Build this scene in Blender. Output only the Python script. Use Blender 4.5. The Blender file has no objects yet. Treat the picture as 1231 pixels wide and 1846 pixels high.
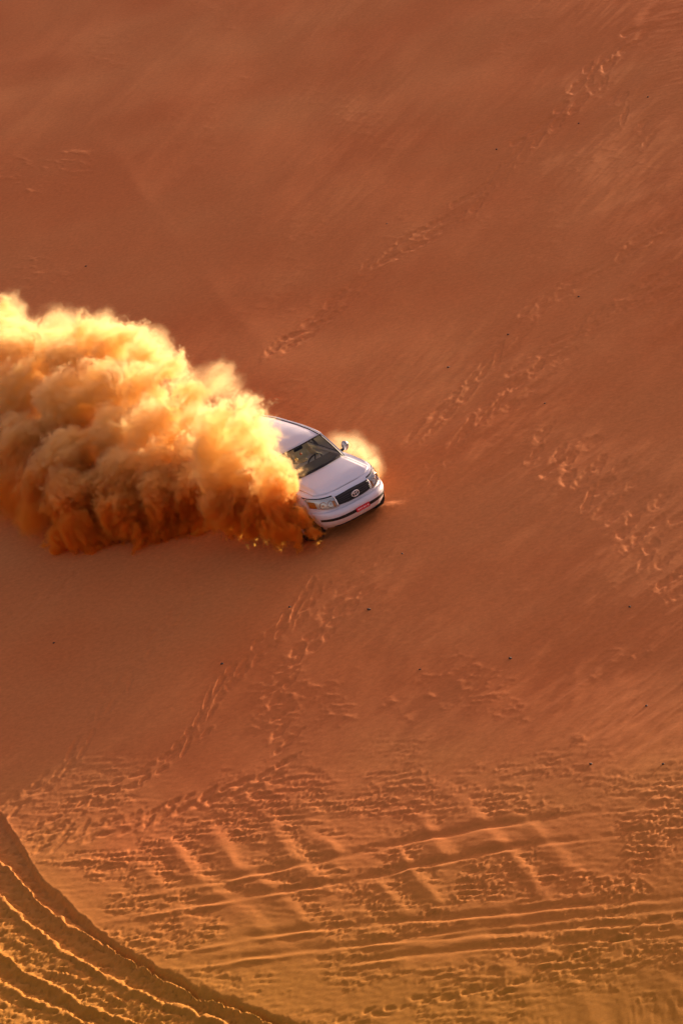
import bpy, bmesh, math, random
import numpy as np
from mathutils import Vector, Matrix

random.seed(7)
rng = np.random.default_rng(11)
scene = bpy.context.scene
COL = scene.collection
rad = math.radians

# ------------------------------------------------------------------ camera
# world: X to the right, Y away from the viewer, Z up.  The car stands at the origin.
PITCH = rad(18.0)
CP, SP = math.cos(PITCH), math.sin(PITCH)
DIST, FPX, PW, PH = 80.0, 6374.7, 1231.0, 1846.0
CAM_R = np.array([[1, 0, 0], [0, SP, -CP], [0, CP, SP]], float)    # camera axes (right, up, back) as columns in world
T_CAR = np.array([-0.773, 0.0585, -DIST])                          # car origin seen from the camera
CAM_POS = -(CAM_R @ T_CAR)
cam_data = bpy.data.cameras.new('camera')
cam = bpy.data.objects.new('camera', cam_data)
COL.objects.link(cam)
M = Matrix.Identity(4)
for i in range(3):
    for j in range(3):
        M[i][j] = CAM_R[i, j]
    M[i][3] = CAM_POS[i]
cam.matrix_world = M
cam_data.sensor_fit = 'HORIZONTAL'
cam_data.sensor_width = 36.0
cam_data.lens = 36.0 * FPX / PW
cam_data.clip_start = 1.0
cam_data.clip_end = 3000.0
scene.camera = cam

# ------------------------------------------------------------------ light
SUN_DIR = Vector((0.60, 0.78, 0.0)).normalized()
SUN_EL = rad(14.0)
SUN_DIR = Vector((SUN_DIR.x * math.cos(SUN_EL), SUN_DIR.y * math.cos(SUN_EL), math.sin(SUN_EL)))
world = bpy.data.worlds.new('World')
scene.world = world
world.use_nodes = True
wn = world.node_tree.nodes
sky = wn.new('ShaderNodeTexSky')
sky.sky_type = 'NISHITA'
sky.sun_disc = False
sky.sun_elevation = SUN_EL
sky.sun_rotation = math.atan2(SUN_DIR.x, SUN_DIR.y)
sky.altitude = 200
sky.air_density = 1.0
sky.dust_density = 4.0
sky.ozone_density = 1.0
tint = wn.new('ShaderNodeMixRGB')                                   # warm tint over the whole sky, added to redden the shade light
tint.blend_type = 'MULTIPLY'
tint.inputs[0].default_value = 1.0
tint.inputs[2].default_value = (1.46, 0.92, 0.80, 1)
wn['Background'].inputs['Strength'].default_value = 0.10
world.node_tree.links.new(sky.outputs[0], tint.inputs[1])
world.node_tree.links.new(tint.outputs[0], wn['Background'].inputs['Color'])
sun_data = bpy.data.lights.new('sun', 'SUN')
sun_data.energy = 4.7
sun_data.angle = rad(0.5)
sun_data.color = (1.0, 0.78, 0.54)
sun = bpy.data.objects.new('sun', sun_data)
sun.rotation_euler = SUN_DIR.to_track_quat('Z', 'Y').to_euler()
sun.location = (40, 50, 40)
COL.objects.link(sun)
scene.view_settings.view_transform = 'Standard'
scene.view_settings.look = 'None'
scene.view_settings.gamma = 1.0
scene.view_settings.exposure = 1.22
scene.view_settings.use_curve_mapping = False
scene.cycles.volume_bounces = 8
scene.cycles.max_bounces = 12
scene.cycles.transparent_max_bounces = 16
scene.cycles.volume_step_rate = 3.0
scene.cycles.volume_max_steps = 600
scene.cycles.use_denoising = True
scene.cycles.use_adaptive_sampling = True
scene.cycles.adaptive_threshold = 0.02

# ------------------------------------------------------------------ slope frame (= the car's own frame)
R_CC = np.array([[0.566, 0.784, -0.254], [-0.192, 0.426, 0.884], [0.802, -0.451, 0.392]])
q, _ = np.linalg.qr(R_CC)
q *= np.sign(np.sum(q * R_CC, axis=0))
R_W = CAM_R @ q                                                    # car axes (forward, left, up) as columns in world
N1 = R_W[:, 2]
GX, GY = -N1[0] / N1[2], -N1[1] / N1[2]                            # dune face: z = GX x + GY y


def to_pix(x, y, z):
    p = np.stack([x, y, z], -1) - CAM_POS
    c = p @ CAM_R
    return PW / 2 + FPX * c[..., 0] / -c[..., 2], PH / 2 - FPX * c[..., 1] / -c[..., 2]


def plane_hit(px, py):
    d = CAM_R @ np.array([(px - PW / 2) / FPX, -(py - PH / 2) / FPX, -1.0])
    s = -(CAM_POS @ N1) / (d @ N1)
    return CAM_POS + s * d


def slope_point(px, py, h):
    """car-frame point seen at a place of the dune face, h metres above the face"""
    d = CAM_R @ np.array([(px - PW / 2) / FPX, -(py - PH / 2) / FPX, -1.0])
    s = (h - CAM_POS @ N1) / (d @ N1)
    return (CAM_POS + s * d) @ R_W


_a, _b = plane_hit(0, 1475), plane_hit(1231, 1405)
_dir = (_b - _a)[:2] / np.linalg.norm((_b - _a)[:2])
_nrm = np.array([_dir[1], -_dir[0]])                               # towards the viewer


def sstep(t):
    t = np.clip(t, 0, 1)
    return t * t * (3 - 2 * t)


def base_height(x, y):
    t = (x - _a[0]) * _nrm[0] + (y - _a[1]) * _nrm[1]
    w = 1.5
    sp = w * np.logaddexp(0, t / w)
    sp = np.minimum(sp, 60)
    z = GX * x + GY * y + 0.105 * sp - 0.115 * sstep((t + 1) / 20) * (x + 4)
    return z


def ground_at(px, py):
    """point of the ground seen at a pixel (coarse search along the ray)"""
    d = CAM_R @ np.array([(px - PW / 2) / FPX, -(py - PH / 2) / FPX, -1.0])
    lo, hi = 20.0, 200.0
    for _ in range(50):
        m = (lo + hi) / 2
        p = CAM_POS + m * d
        if p[2] > base_height(p[0], p[1]):
            lo = m
        else:
            hi = m
    return CAM_POS + lo * d


# ------------------------------------------------------------------ numpy noise
_perm = rng.permutation(512)
_grad = rng.normal(size=(512, 2))
_grad /= np.linalg.norm(_grad, axis=1)[:, None]


def perlin(x, y, seed=0):
    xi = np.floor(x).astype(np.int64)
    yi = np.floor(y).astype(np.int64)
    xf, yf = x - xi, y - yi
    u = xf * xf * xf * (xf * (xf * 6 - 15) + 10)
    v = yf * yf * yf * (yf * (yf * 6 - 15) + 10)

    def g(ix, iy, dx, dy):
        h = _perm[(_perm[(ix + seed * 37) & 511] + iy) & 511]
        gr = _grad[h]
        return gr[..., 0] * dx + gr[..., 1] * dy
    a = g(xi, yi, xf, yf)
    b = g(xi + 1, yi, xf - 1, yf)
    c = g(xi, yi + 1, xf, yf - 1)
    d = g(xi + 1, yi + 1, xf - 1, yf - 1)
    return (a + (b - a) * u + (c + (d - c) * u - a - (b - a) * u) * v) * 1.5


def fbm(x, y, octaves=4, seed=0, gain=0.5):
    s, a = 0, 1.0
    for o in range(octaves):
        s = s + a * perlin(x * 2 ** o + 13.7 * o, y * 2 ** o - 7.1 * o, seed + o)
        a *= gain
    return s


def smooth_path(pts, n=8):
    pts = np.array(pts, float)
    P = np.vstack([2 * pts[0] - pts[1], pts, 2 * pts[-1] - pts[-2]])
    out = []
    for i in range(1, len(P) - 2):
        for k in range(n):
            t = k / n
            p0, p1, p2, p3 = P[i - 1:i + 3]
            out.append(0.5 * (2 * p1 + (p2 - p0) * t + (2 * p0 - 5 * p1 + 4 * p2 - p3) * t * t + (3 * p1 - p0 - 3 * p2 + p3) * t ** 3))
    out.append(P[-2])
    return np.array(out)


# ------------------------------------------------------------------ material helpers
def new_mat(name):
    m = bpy.data.materials.new(name)
    m.use_nodes = True
    return m, m.node_tree.nodes, m.node_tree.links, m.node_tree.nodes['Principled BSDF']


def plain(name, col, rough=0.5, metal=0.0, coat=0.0, spec=0.5, emit=None, noise=0.0):
    m, n, l, p = new_mat(name)
    p.inputs['Base Color'].default_value = (*col, 1)
    p.inputs['Roughness'].default_value = rough
    p.inputs['Metallic'].default_value = metal
    p.inputs['Coat Weight'].default_value = coat
    p.inputs['Coat Roughness'].default_value = 0.06
    p.inputs['Specular IOR Level'].default_value = spec
    if noise:
        t = n.new('ShaderNodeTexNoise')
        t.inputs['Scale'].default_value = 6
        t.inputs['Detail'].default_value = 6
        c = n.new('ShaderNodeTexCoord')
        l.new(c.outputs['Object'], t.inputs['Vector'])
        r = n.new('ShaderNodeMixRGB')
        r.inputs[1].default_value = (*[v * (1 - noise) for v in col], 1)
        r.inputs[2].default_value = (*[min(1, v * (1 + noise)) for v in col], 1)
        l.new(t.outputs[0], r.inputs[0])
        l.new(r.outputs[0], p.inputs['Base Color'])
    return m


def tag(o, label=None, cat=None, group=None, kind=None):
    if label: o['label'] = label
    if cat: o['category'] = cat
    if group: o['group'] = group
    if kind: o['kind'] = kind
    return o


def mesh_obj(name, verts, faces, mat, parent=None, smooth=True, angle=35):
    me = bpy.data.meshes.new(name)
    me.from_pydata([tuple(map(float, v)) for v in verts], [], faces)
    me.validate()
    bm = bmesh.new()
    bm.from_mesh(me)
    bmesh.ops.recalc_face_normals(bm, faces=bm.faces)
    bm.to_mesh(me)
    bm.free()
    if smooth:
        me.shade_smooth()
        me.set_sharp_from_angle(angle=rad(angle))
    me.materials.append(mat)
    o = bpy.data.objects.new(name, me)
    COL.objects.link(o)
    if parent is not None:
        o.parent = parent
    return o


# ------------------------------------------------------------------ the sand
def sand_material():
    m, n, l, p = new_mat('sand')
    c = n.new('ShaderNodeTexCoord')
    a = n.new('ShaderNodeTexNoise'); a.inputs['Scale'].default_value = 0.16; a.inputs['Detail'].default_value = 5; a.inputs['Roughness'].default_value = 0.55
    b = n.new('ShaderNodeTexNoise'); b.inputs['Scale'].default_value = 9.0; b.inputs['Detail'].default_value = 6; b.inputs['Roughness'].default_value = 0.7
    g = n.new('ShaderNodeTexNoise'); g.inputs['Scale'].default_value = 60.0; g.inputs['Detail'].default_value = 4
    for t in (a, b, g):
        l.new(c.outputs['Object'], t.inputs['Vector'])
    r = n.new('ShaderNodeValToRGB')
    r.color_ramp.elements[0].position = 0.36; r.color_ramp.elements[0].color = (0.585, 0.172, 0.046, 1)
    r.color_ramp.elements[1].position = 0.66; r.color_ramp.elements[1].color = (0.61, 0.210, 0.062, 1)
    l.new(a.outputs[0], r.inputs[0])
    mx = n.new('ShaderNodeMixRGB'); mx.blend_type = 'MULTIPLY'; mx.inputs[0].default_value = 1
    r2 = n.new('ShaderNodeValToRGB')
    r2.color_ramp.elements[0].position = 0.25; r2.color_ramp.elements[0].color = (0.80, 0.78, 0.76, 1)
    r2.color_ramp.elements[1].position = 0.72; r2.color_ramp.elements[1].color = (1.06, 1.06, 1.06, 1)
    l.new(b.outputs[0], r2.inputs[0])
    # yellower towards the dune's foot: mostly golden sunlight put into the sand colour
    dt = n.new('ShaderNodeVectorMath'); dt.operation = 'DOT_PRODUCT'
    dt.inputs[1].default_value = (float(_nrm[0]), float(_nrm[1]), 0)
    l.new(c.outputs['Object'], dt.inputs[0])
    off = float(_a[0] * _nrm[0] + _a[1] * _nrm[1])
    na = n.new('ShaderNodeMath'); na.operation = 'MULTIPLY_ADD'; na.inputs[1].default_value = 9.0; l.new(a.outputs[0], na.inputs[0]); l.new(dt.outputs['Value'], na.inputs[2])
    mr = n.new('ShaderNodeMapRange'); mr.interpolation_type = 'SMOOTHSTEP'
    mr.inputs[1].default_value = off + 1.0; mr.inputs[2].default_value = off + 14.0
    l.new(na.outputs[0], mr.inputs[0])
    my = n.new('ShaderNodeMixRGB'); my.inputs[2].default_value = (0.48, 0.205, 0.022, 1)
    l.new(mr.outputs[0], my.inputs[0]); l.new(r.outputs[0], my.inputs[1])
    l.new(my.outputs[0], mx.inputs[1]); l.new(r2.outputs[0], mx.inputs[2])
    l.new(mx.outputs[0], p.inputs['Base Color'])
    p.inputs['Roughness'].default_value = 0.95
    p.inputs['Specular IOR Level'].default_value = 0.15
    bm_ = n.new('ShaderNodeBump'); bm_.inputs['Strength'].default_value = 0.06; bm_.inputs['Distance'].default_value = 0.02
    ad = n.new('ShaderNodeMath'); ad.operation = 'MULTIPLY_ADD'; ad.inputs[1].default_value = 0.5
    l.new(g.outputs[0], ad.inputs[0]); l.new(b.outputs[0], ad.inputs[2])
    l.new(ad.outputs[0], bm_.inputs['Height'])
    l.new(bm_.outputs[0], p.inputs['Normal'])
    return m


MAT_SAND = sand_material()


def axis(lo, hi, step, far, grow=1.22):
    core = np.arange(lo, hi + step / 2, step)
    ext, s, v = [], step, 0.0
    while v < far:
        s *= grow
        v += s
        ext.append(v)
    ext = np.array(ext)
    return np.concatenate([lo - ext[::-1], core, hi + ext])


def foreground(px, py, d, fore):
    # flecks: thin broken scarps drawn out across the slope
    rn = np.clip(fbm(px / 54, py / 5.2 + 0.014 * px, 3, 50, 0.62) - 0.17, 0, 0.4)
    ph = py / 12 + 2.6 * fbm(px / 150, py / 50, 3, 55) + 0.06 * px / 16
    s1 = ph - np.floor(ph)
    saw1 = np.where(s1 < 0.78, s1 / 0.78, (1 - s1) / 0.22)
    brk = sstep((fbm(px / 60, py / 6 + 0.012 * px, 4, 60, 0.6) - 0.0) * 2.6)
    # long diagonal sand waves running into depth
    u = px + 0.92 * (1560 - py)
    wv = u / 96 + 0.30 * fbm(px / 260, py / 200, 2, 70)
    s2 = wv - np.floor(wv)
    wave = np.where(s2 < 0.62, (s2 / 0.62) ** 1.4, 1 - sstep((s2 - 0.62) / 0.38))
    wmask = sstep((fbm(px / 150, py / 110, 2, 80) + 0.35) * 2.0) * np.exp(-((py - 1555) / 120.0) ** 2) * sstep((px - 170) / 160) * (1 - 0.7 * sstep((px - 860) / 250))
    wmask = wmask + 0.35 * sstep((py - 1680) / 60) * sstep((px - 620) / 200) * sstep((fbm(px / 170, py / 110, 2, 82) + 0.1) * 2)
    d = d + fore * wmask * 0.029 * wave
    trough = 0.30 + 0.70 * sstep((0.70 - wave * np.minimum(1, wmask * 1.5)) * 1.8)
    dens = sstep((fbm(px / 190, py / 70, 3, 90) + 0.42) * 1.5)
    calm = 1 - 0.55 * sstep((py - 1690) / 110)
    am = fore * (0.10 + 0.90 * dens) * trough * calm * (1 - 0.7 * sstep((260 - px) / 160) * sstep((1540 - py) / 60))
    d = d + am * (-0.055 * rn + 0.027 * brk * saw1)
    d = d + fore * 0.0035 * fbm(px / 30, py / 5, 2, 95)
    # --- tyre lines crossing the foreground
    tracks = [
        ([(130, 1626), (380, 1590), (620, 1543), (800, 1506), (930, 1484), (1100, 1462), (1300, 1440)], .8),
        ([(150, 1660), (380, 1626), (620, 1590), (790, 1556), (930, 1530), (1100, 1510), (1300, 1490)], 1.0),
        ([(265, 1722), (450, 1690), (640, 1668), (860, 1652), (1050, 1632), (1300, 1614)], .8),
        ([(300, 1748), (480, 1722), (700, 1698), (900, 1682), (1100, 1668), (1300, 1655)], .9),
        ([(640, 1700), (900, 1668), (1100, 1650), (1300, 1632)], .5),
        ([(560, 1745), (800, 1716), (1000, 1700), (1300, 1683)], .8),
    ]
    for pts, a in tracks:
        sp_ = smooth_path(pts)
        yl = np.interp(px, sp_[:, 0], sp_[:, 1])
        e = (py - yl) + 2.0 * perlin(px / 60, py * 0 + a, 101)
        fade = sstep((px - sp_[0, 0]) / 160)
        fadeR = (sstep((1260 - px) / 240) * 0.4 + 0.6) if pts[-1][1] > 1500 else 0.12 + 0.88 * sstep((1080 - px) / 220)
        prof = -0.030 * np.exp(-(e / 5.5) ** 2) + 0.060 * np.exp(-((e - 8.5) / 3.6) ** 2) + 0.014 * np.exp(-((e + 12) / 6) ** 2)
        flat = np.exp(-((e - 4) / 8) ** 2)
        vary = 0.35 + 1.0 * np.clip(0.5 + fbm(px / 130, py / 60 + 7 * a, 2, 103), 0, 1.2)
        d = d * (1 - flat * fade * fadeR * 0.6) + 0.36 * a * fade * fadeR * prof * vary
    # --- deep ruts, lower left: a scarp and four crests
    edge = smooth_path([(-140, 1300), (-60, 1395), (0, 1462), (29, 1504), (65, 1569), (107, 1611), (149, 1653), (208, 1698), (276, 1737), (357, 1780), (430, 1806), (540, 1846), (700, 1900), (900, 1960)])
    r1 = smooth_path([(-140, 1440), (-60, 1502), (0, 1556), (42, 1595), (91, 1647), (182, 1702), (266, 1750), (325, 1783), (400, 1812), (500, 1848), (640, 1895), (860, 1960)])
    r2 = smooth_path([(-140, 1500), (-60, 1565), (0, 1620), (55, 1669), (120, 1718), (191, 1760), (260, 1796), (341, 1825), (400, 1846), (520, 1895), (700, 1960)])
    r3 = smooth_path([(-140, 1610), (-60, 1672), (0, 1718), (49, 1754), (107, 1789), (169, 1819), (243, 1848), (340, 1890), (520, 1960)])
    r4 = smooth_path([(-140, 1685), (-60, 1735), (0, 1773), (65, 1806), (136, 1836), (230, 1880), (420, 1960)])
    k_ = (px < 760) & (py > 1225)
    qx, qy, dd = px[k_], py[k_], d[k_]
    E0, A1, A2, A3, A4 = [np.interp(qx, c[:, 0], c[:, 1]) for c in (edge, r1, r2, r3, r4)]
    v = qy + 5.5 * fbm(qx / 34, qy / 34, 4, 110, 0.6)
    stops_y = [E0 - 30, E0 - 2, E0 + 10, A1 - 20, A1 - 9, A1, A1 + 7, (A1 + A2) / 2, A2 - 16, A2, A2 + 8, A2 * .6 + A3 * .4, A3 - 14, A3, A3 + 8, A4 - 18, A4 - 14, A4, A4 + 9, A4 + 60]
    stops_h = [0, .01, -.17, -.17, -.09, .03, -.09, -.15, -.12, .03, -.06, -.05, -.07, .03, -.09, -.14, -.11, .03, -.05, .0]
    stk = np.stack(stops_y)
    for k in range(1, len(stk)):
        stk[k] = np.maximum(stk[k], stk[k - 1] + 2.0)
    rut = np.zeros_like(qx)
    for k in range(len(stops_h) - 1):
        t = np.clip((v - stk[k]) / (stk[k + 1] - stk[k]), 0, 1)
        seg = (v >= stk[k]) & (v < stk[k + 1])
        h = stops_h[k] + (stops_h[k + 1] - stops_h[k]) * sstep(t)
        rut[seg] = h[seg]
    inrut = sstep((v - E0 + 6) / 8)
    lumps = fbm(qx / 24, qy / 8, 3, 120, 0.6)
    dd = dd * (1 - 0.75 * inrut) + rut * 0.62 + inrut * (0.022 * lumps - 0.06 * np.clip(fbm(qx / 26, qy / 7, 4, 125, .65) - .1, 0, .5)) * sstep((v - E0) / 14)
    mid = np.exp(-((v - (A2 * .5 + A3 * .5)) / 20) ** 2)
    dd += mid * inrut * 0.05 * np.clip(fbm(qx / 22, qy / 5, 3, 130), 0, 1)
    d[k_] = dd
    return d


def relief(X, Y):
    """all relief finer than the dune's own form, authored on a chart of the ground"""
    PX, PY = to_pix(X, Y, base_height(X, Y))
    inside = (PX > -400) & (PX < PW + 400) & (PY > -500) & (PY < PH + 400)
    D = np.zeros_like(X)
    px, py, x, y = PX[inside], PY[inside], X[inside], Y[inside]
    d = np.zeros_like(px)
    # broad swells
    d += 0.045 * fbm(x / 9, y / 14, 3, 3)
    # slope coordinates along and across the sand flow lines (about 40 degrees in the chart)
    ca, sa = math.cos(rad(41)), math.sin(rad(41))
    al = px * ca - py * sa
    ac = px * sa + py * ca
    fore = sstep((py - 1330 + 60 * perlin(px / 260, py / 200, 5)) / 170)
    upper = 1 - fore
    flow = fbm(al / 260, ac / 26, 4, 20, 0.6)
    zone = sstep(0.5 + 1.3 * perlin(px / 330 + 4, py / 330, 9)) * sstep((px - 450) / 400) + 0.25
    d += upper * zone * 0.016 * flow
    d += upper * 0.013 * fbm(al / 420, ac / 85, 3, 26, 0.5)
    for (ax_, ay_, bx_, by_, am_, wd_) in ((488, 645, 150, 215, .004, 18), (488, 645, 880, 330, -.022, 26), (600, 330, 900, 110, .016, 34), (760, 790, 1231, 395, -.02, 24)):
        lx, ly = bx_ - ax_, by_ - ay_
        ll = math.hypot(lx, ly)
        tt = ((px - ax_) * lx + (py - ay_) * ly) / ll
        nn_ = ((px - ax_) * -ly + (py - ay_) * lx) / ll + 8 * perlin(px / 90, py / 90, 27)
        d += am_ * np.exp(-(nn_ / wd_) ** 2) * sstep((tt + 60) / 120) * sstep((ll + 60 - tt) / 160)
    # small wind scours on the face: short dashes
    saw = fbm(px / 34, py / 9, 3, 31, 0.6)
    patch = sstep((fbm(px / 150, py / 120, 3, 40) - 0.05) * 2.2)
    left = sstep((260 - px) / 200) * sstep((560 - py) / 120) * sstep((py - 60) / 150)
    low = sstep((py - 1000) / 250)
    d += upper * patch * (0.18 + 0.9 * left + 0.6 * low) * 0.015 * np.clip(saw - 0.12, 0, 1)
    # --- foreground: stepped scours, flecks, sand waves, tyre lines, ruts (only where it shows)
    fg = py > 1225
    d[fg] = foreground(px[fg], py[fg], d[fg], fore[fg])

    # --- footprints: long dents with a pushed-up rim
    def dent(cx, cy, ln, wd, ang, dep, lift=0.22):
        nonlocal d
        m = (np.abs(px - cx) < ln * 2.2) & (np.abs(py - cy) < ln * 2.2)
        if not m.any():
            return
        qx, qy = px[m] - cx, py[m] - cy
        c, s = math.cos(ang), math.sin(ang)
        uu, vv = (qx * c - qy * s) / ln, (qx * s + qy * c) / wd
        vv = vv * (1.0 + 0.35 * uu)
        rr = np.sqrt(uu ** 2 + vv ** 2) + 0.30 * perlin(qx / 11 + cx, qy / 8 + cy, 140)
        dep = dep * 0.36
        bowl = -dep * (1 - sstep((rr - 0.40) / 0.65))
        rim = dep * lift * np.exp(-((rr - 1.12) / 0.22) ** 2) * (0.5 + 0.5 * np.clip(-uu * 0.9 + vv * 0.5, -1, 1))
        d[m] += bowl + rim

    def trail(pts, step, ln, wd, dep, side=7, jit=3, ang=None, skip=0.0, seed=0):
        r = np.random.default_rng(500 + seed)
        sp_ = smooth_path(pts, 14)
        seg = np.linalg.norm(np.diff(sp_, axis=0), axis=1)
        cum = np.concatenate([[0], np.cumsum(seg)])
        k, pos = 0, r.uniform(0, step)
        while pos < cum[-1]:
            cx, cy = np.interp(pos, cum, sp_[:, 0]), np.interp(pos, cum, sp_[:, 1])
            nx, ny = np.interp(pos + 4, cum, sp_[:, 0]) - np.interp(pos - 4, cum, sp_[:, 0]), np.interp(pos + 4, cum, sp_[:, 1]) - np.interp(pos - 4, cum, sp_[:, 1])
            a = math.atan2(-ny, nx) if ang is None else rad(ang)
            nl = math.hypot(nx, ny) or 1
            s = side * (1 if k % 2 else -1)
            if r.uniform() > skip:
                dent(cx - ny / nl * s + r.normal() * jit, cy + nx / nl * s + r.normal() * jit, ln * r.uniform(.9, 1.6), wd * r.uniform(.65, 1.15), a + r.normal() * .14, dep * r.uniform(.6, 1.1))
            pos += step * r.uniform(.75, 1.4)
            k += 1
    trail([(490, 640), (590, 565), (690, 470), (760, 425), (850, 360), (950, 262)], 17, 20, 6.5, .035, 8, seed=1)
    trail([(945, 262), (1010, 205), (1080, 125), (1160, 45), (1230, -20)], 20, 21, 7, .05, 9, seed=2)
    trail([(750, 790), (850, 690), (920, 605), (1000, 530), (1100, 470), (1231, 395)], 22, 26, 7, .03, 7, seed=3)
    trail([(760, 880), (880, 735), (960, 655), (1080, 575), (1231, 480)], 24, 25, 7, .035, 8, seed=4)
    trail([(880, 760), (1010, 640), (1100, 560), (1231, 505)], 30, 26, 8, .03, 9, seed=14)
    trail([(960, 780), (1000, 830), (1060, 872), (1110, 905), (1150, 962), (1190, 1020), (1240, 1062)], 17, 21, 8.5, .05, 15, ang=42, seed=5)
    trail([(1050, 800), (1120, 850), (1190, 920), (1250, 960)], 24, 22, 9, .04, 14, ang=42, seed=15)
    trail([(350, 1075), (290, 1140), (250, 1190), (210, 1240), (170, 1300), (110, 1385), (20, 1452), (-40, 1500)], 15, 16, 6, .05, 8, seed=6)
    trail([(580, 1040), (530, 1110), (460, 1180), (390, 1250), (350, 1320), (270, 1390), (180, 1432), (45, 1512)], 15, 17, 6, .055, 8, seed=7)
    trail([(660, 1045), (600, 1120), (525, 1200), (500, 1285)], 17, 19, 7, .045, 9, ang=42, seed=8)
    trail([(500, 1285), (522, 1340), (505, 1385), (430, 1420), (320, 1452), (235, 1482), (150, 1500), (70, 1525)], 17, 19, 6, .06, 9, ang=32, seed=9)
    trail([(140, 1022), (70, 1090), (-10, 1150)], 17, 18, 6, .04, 8, seed=10)
    trail([(600, 1850), (720, 1815), (800, 1798), (920, 1782), (1000, 1745), (1090, 1702), (1231, 1655)], 21, 14, 4.5, .07, 5, ang=14, seed=11)
    trail([(690, 985), (640, 1020), (620, 1080), (560, 1110)], 18, 20, 8, .03, 10, ang=40, seed=12)
    trail([(1050, 120), (1130, 190), (1180, 250)], 22, 14, 6, .04, 5, ang=60, seed=13)
    # furrows behind the wheels, sand pushed up before them
    zb = base_height(x, y)
    c = np.stack([x, y, zb], -1) @ R_W
    near = (np.abs(c[:, 0] + 2.5) < 9) & (np.abs(c[:, 1]) < 5)
    cx_, cy_ = c[near, 0], c[near, 1]
    q_ = np.zeros_like(cx_)
    for wy in (.84, -.84):
        ctr = wy + 0.030 * np.clip(1.3 - cx_, 0, 9) ** 1.6
        e = (cy_ - ctr) / .20 + .25 * fbm(cx_ * 2.2, cy_ * 2.2, 3, 150)
        back = sstep((1.55 - cx_) / .5) * sstep((cx_ + 11) / 3)
        q_ += back * (-.10 * np.exp(-e ** 2) + .07 * np.exp(-((np.abs(e) - 1.7) / .6) ** 2))
        r_ = np.hypot((cx_ - 1.85) / .26, (cy_ - wy) / .30) + .35 * fbm(cx_ * 3, cy_ * 3, 3, 152)
        q_ += .06 * np.exp(-r_ ** 2)
    d[near] += q_
    D[inside] = d
    # keep the far field calm
    return D


gx = axis(-9.2, 9.2, 0.0235, 420)
y0, y1 = ground_at(615, 1900)[1], ground_at(615, -60)[1]
gy = axis(y0, y1, 0.056, 420)
XX, YY = np.meshgrid(gx, gy)
ZZ = base_height(XX, YY) + relief(XX, YY)
far = np.maximum(np.maximum(np.abs(XX) - 40, np.abs(YY) - 70), 0)
ZZ = ZZ - 0.0012 * np.minimum(far, 150) ** 2 * (GX * XX + GY * YY > 0)
nx_, ny_ = len(gx), len(gy)
me = bpy.data.meshes.new('sand_dune')
me.vertices.add(nx_ * ny_)
me.vertices.foreach_set('co', np.stack([XX, YY, ZZ], -1).astype(np.float32).ravel())
ii = (np.arange(ny_ - 1)[:, None] * nx_ + np.arange(nx_ - 1)[None, :]).ravel()
quads = np.stack([ii, ii + 1, ii + 1 + nx_, ii + nx_], -1).astype(np.int32)
me.loops.add(quads.size)
me.loops.foreach_set('vertex_index', quads.ravel())
me.polygons.add(len(quads))
me.polygons.foreach_set('loop_start', (np.arange(len(quads)) * 4).astype(np.int32))
me.polygons.foreach_set('loop_total', np.full(len(quads), 4, np.int32))
me.update(calc_edges=True)
me.shade_smooth()
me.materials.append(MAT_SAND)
dune = bpy.data.objects.new('sand_dune', me)
COL.objects.link(dune)
tag(dune, 'orange sand dune face with footprints and wheel ruts', 'dune', kind='structure')
print('GRID', nx_, ny_, 'y', y0, y1, 'slope', math.degrees(math.acos(N1[2])), 'n.s', float(np.dot(N1, np.array(SUN_DIR))))

# ------------------------------------------------------------------ the car (x forward, y to its left, z up)
def paint_mat():
    m, n, l, p = new_mat('white_paint')
    p.inputs['Roughness'].default_value = 0.30
    p.inputs['Coat Weight'].default_value = 0.5
    p.inputs['Coat Roughness'].default_value = 0.08
    tc = n.new('ShaderNodeTexCoord'); sx = n.new('ShaderNodeSeparateXYZ'); ns = n.new('ShaderNodeTexNoise')
    ns.inputs['Scale'].default_value = 5; ns.inputs['Detail'].default_value = 6; ns.inputs['Roughness'].default_value = .65
    l.new(tc.outputs['Object'], sx.inputs[0]); l.new(tc.outputs['Object'], ns.inputs['Vector'])
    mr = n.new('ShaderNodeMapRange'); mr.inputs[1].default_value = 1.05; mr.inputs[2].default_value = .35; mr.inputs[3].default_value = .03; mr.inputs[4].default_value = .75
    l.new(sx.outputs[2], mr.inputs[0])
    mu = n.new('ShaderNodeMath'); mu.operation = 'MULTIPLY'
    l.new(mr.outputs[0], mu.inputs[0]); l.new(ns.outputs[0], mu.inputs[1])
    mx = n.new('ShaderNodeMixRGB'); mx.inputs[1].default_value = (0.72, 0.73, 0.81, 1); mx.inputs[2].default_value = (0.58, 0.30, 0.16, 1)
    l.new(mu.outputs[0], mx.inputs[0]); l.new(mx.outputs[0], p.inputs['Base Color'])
    ra = n.new('ShaderNodeMath'); ra.operation = 'MULTIPLY_ADD'; ra.inputs[1].default_value = .6; ra.inputs[2].default_value = .28
    l.new(mu.outputs[0], ra.inputs[0]); l.new(ra.outputs[0], p.inputs['Roughness'])
    return m


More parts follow.
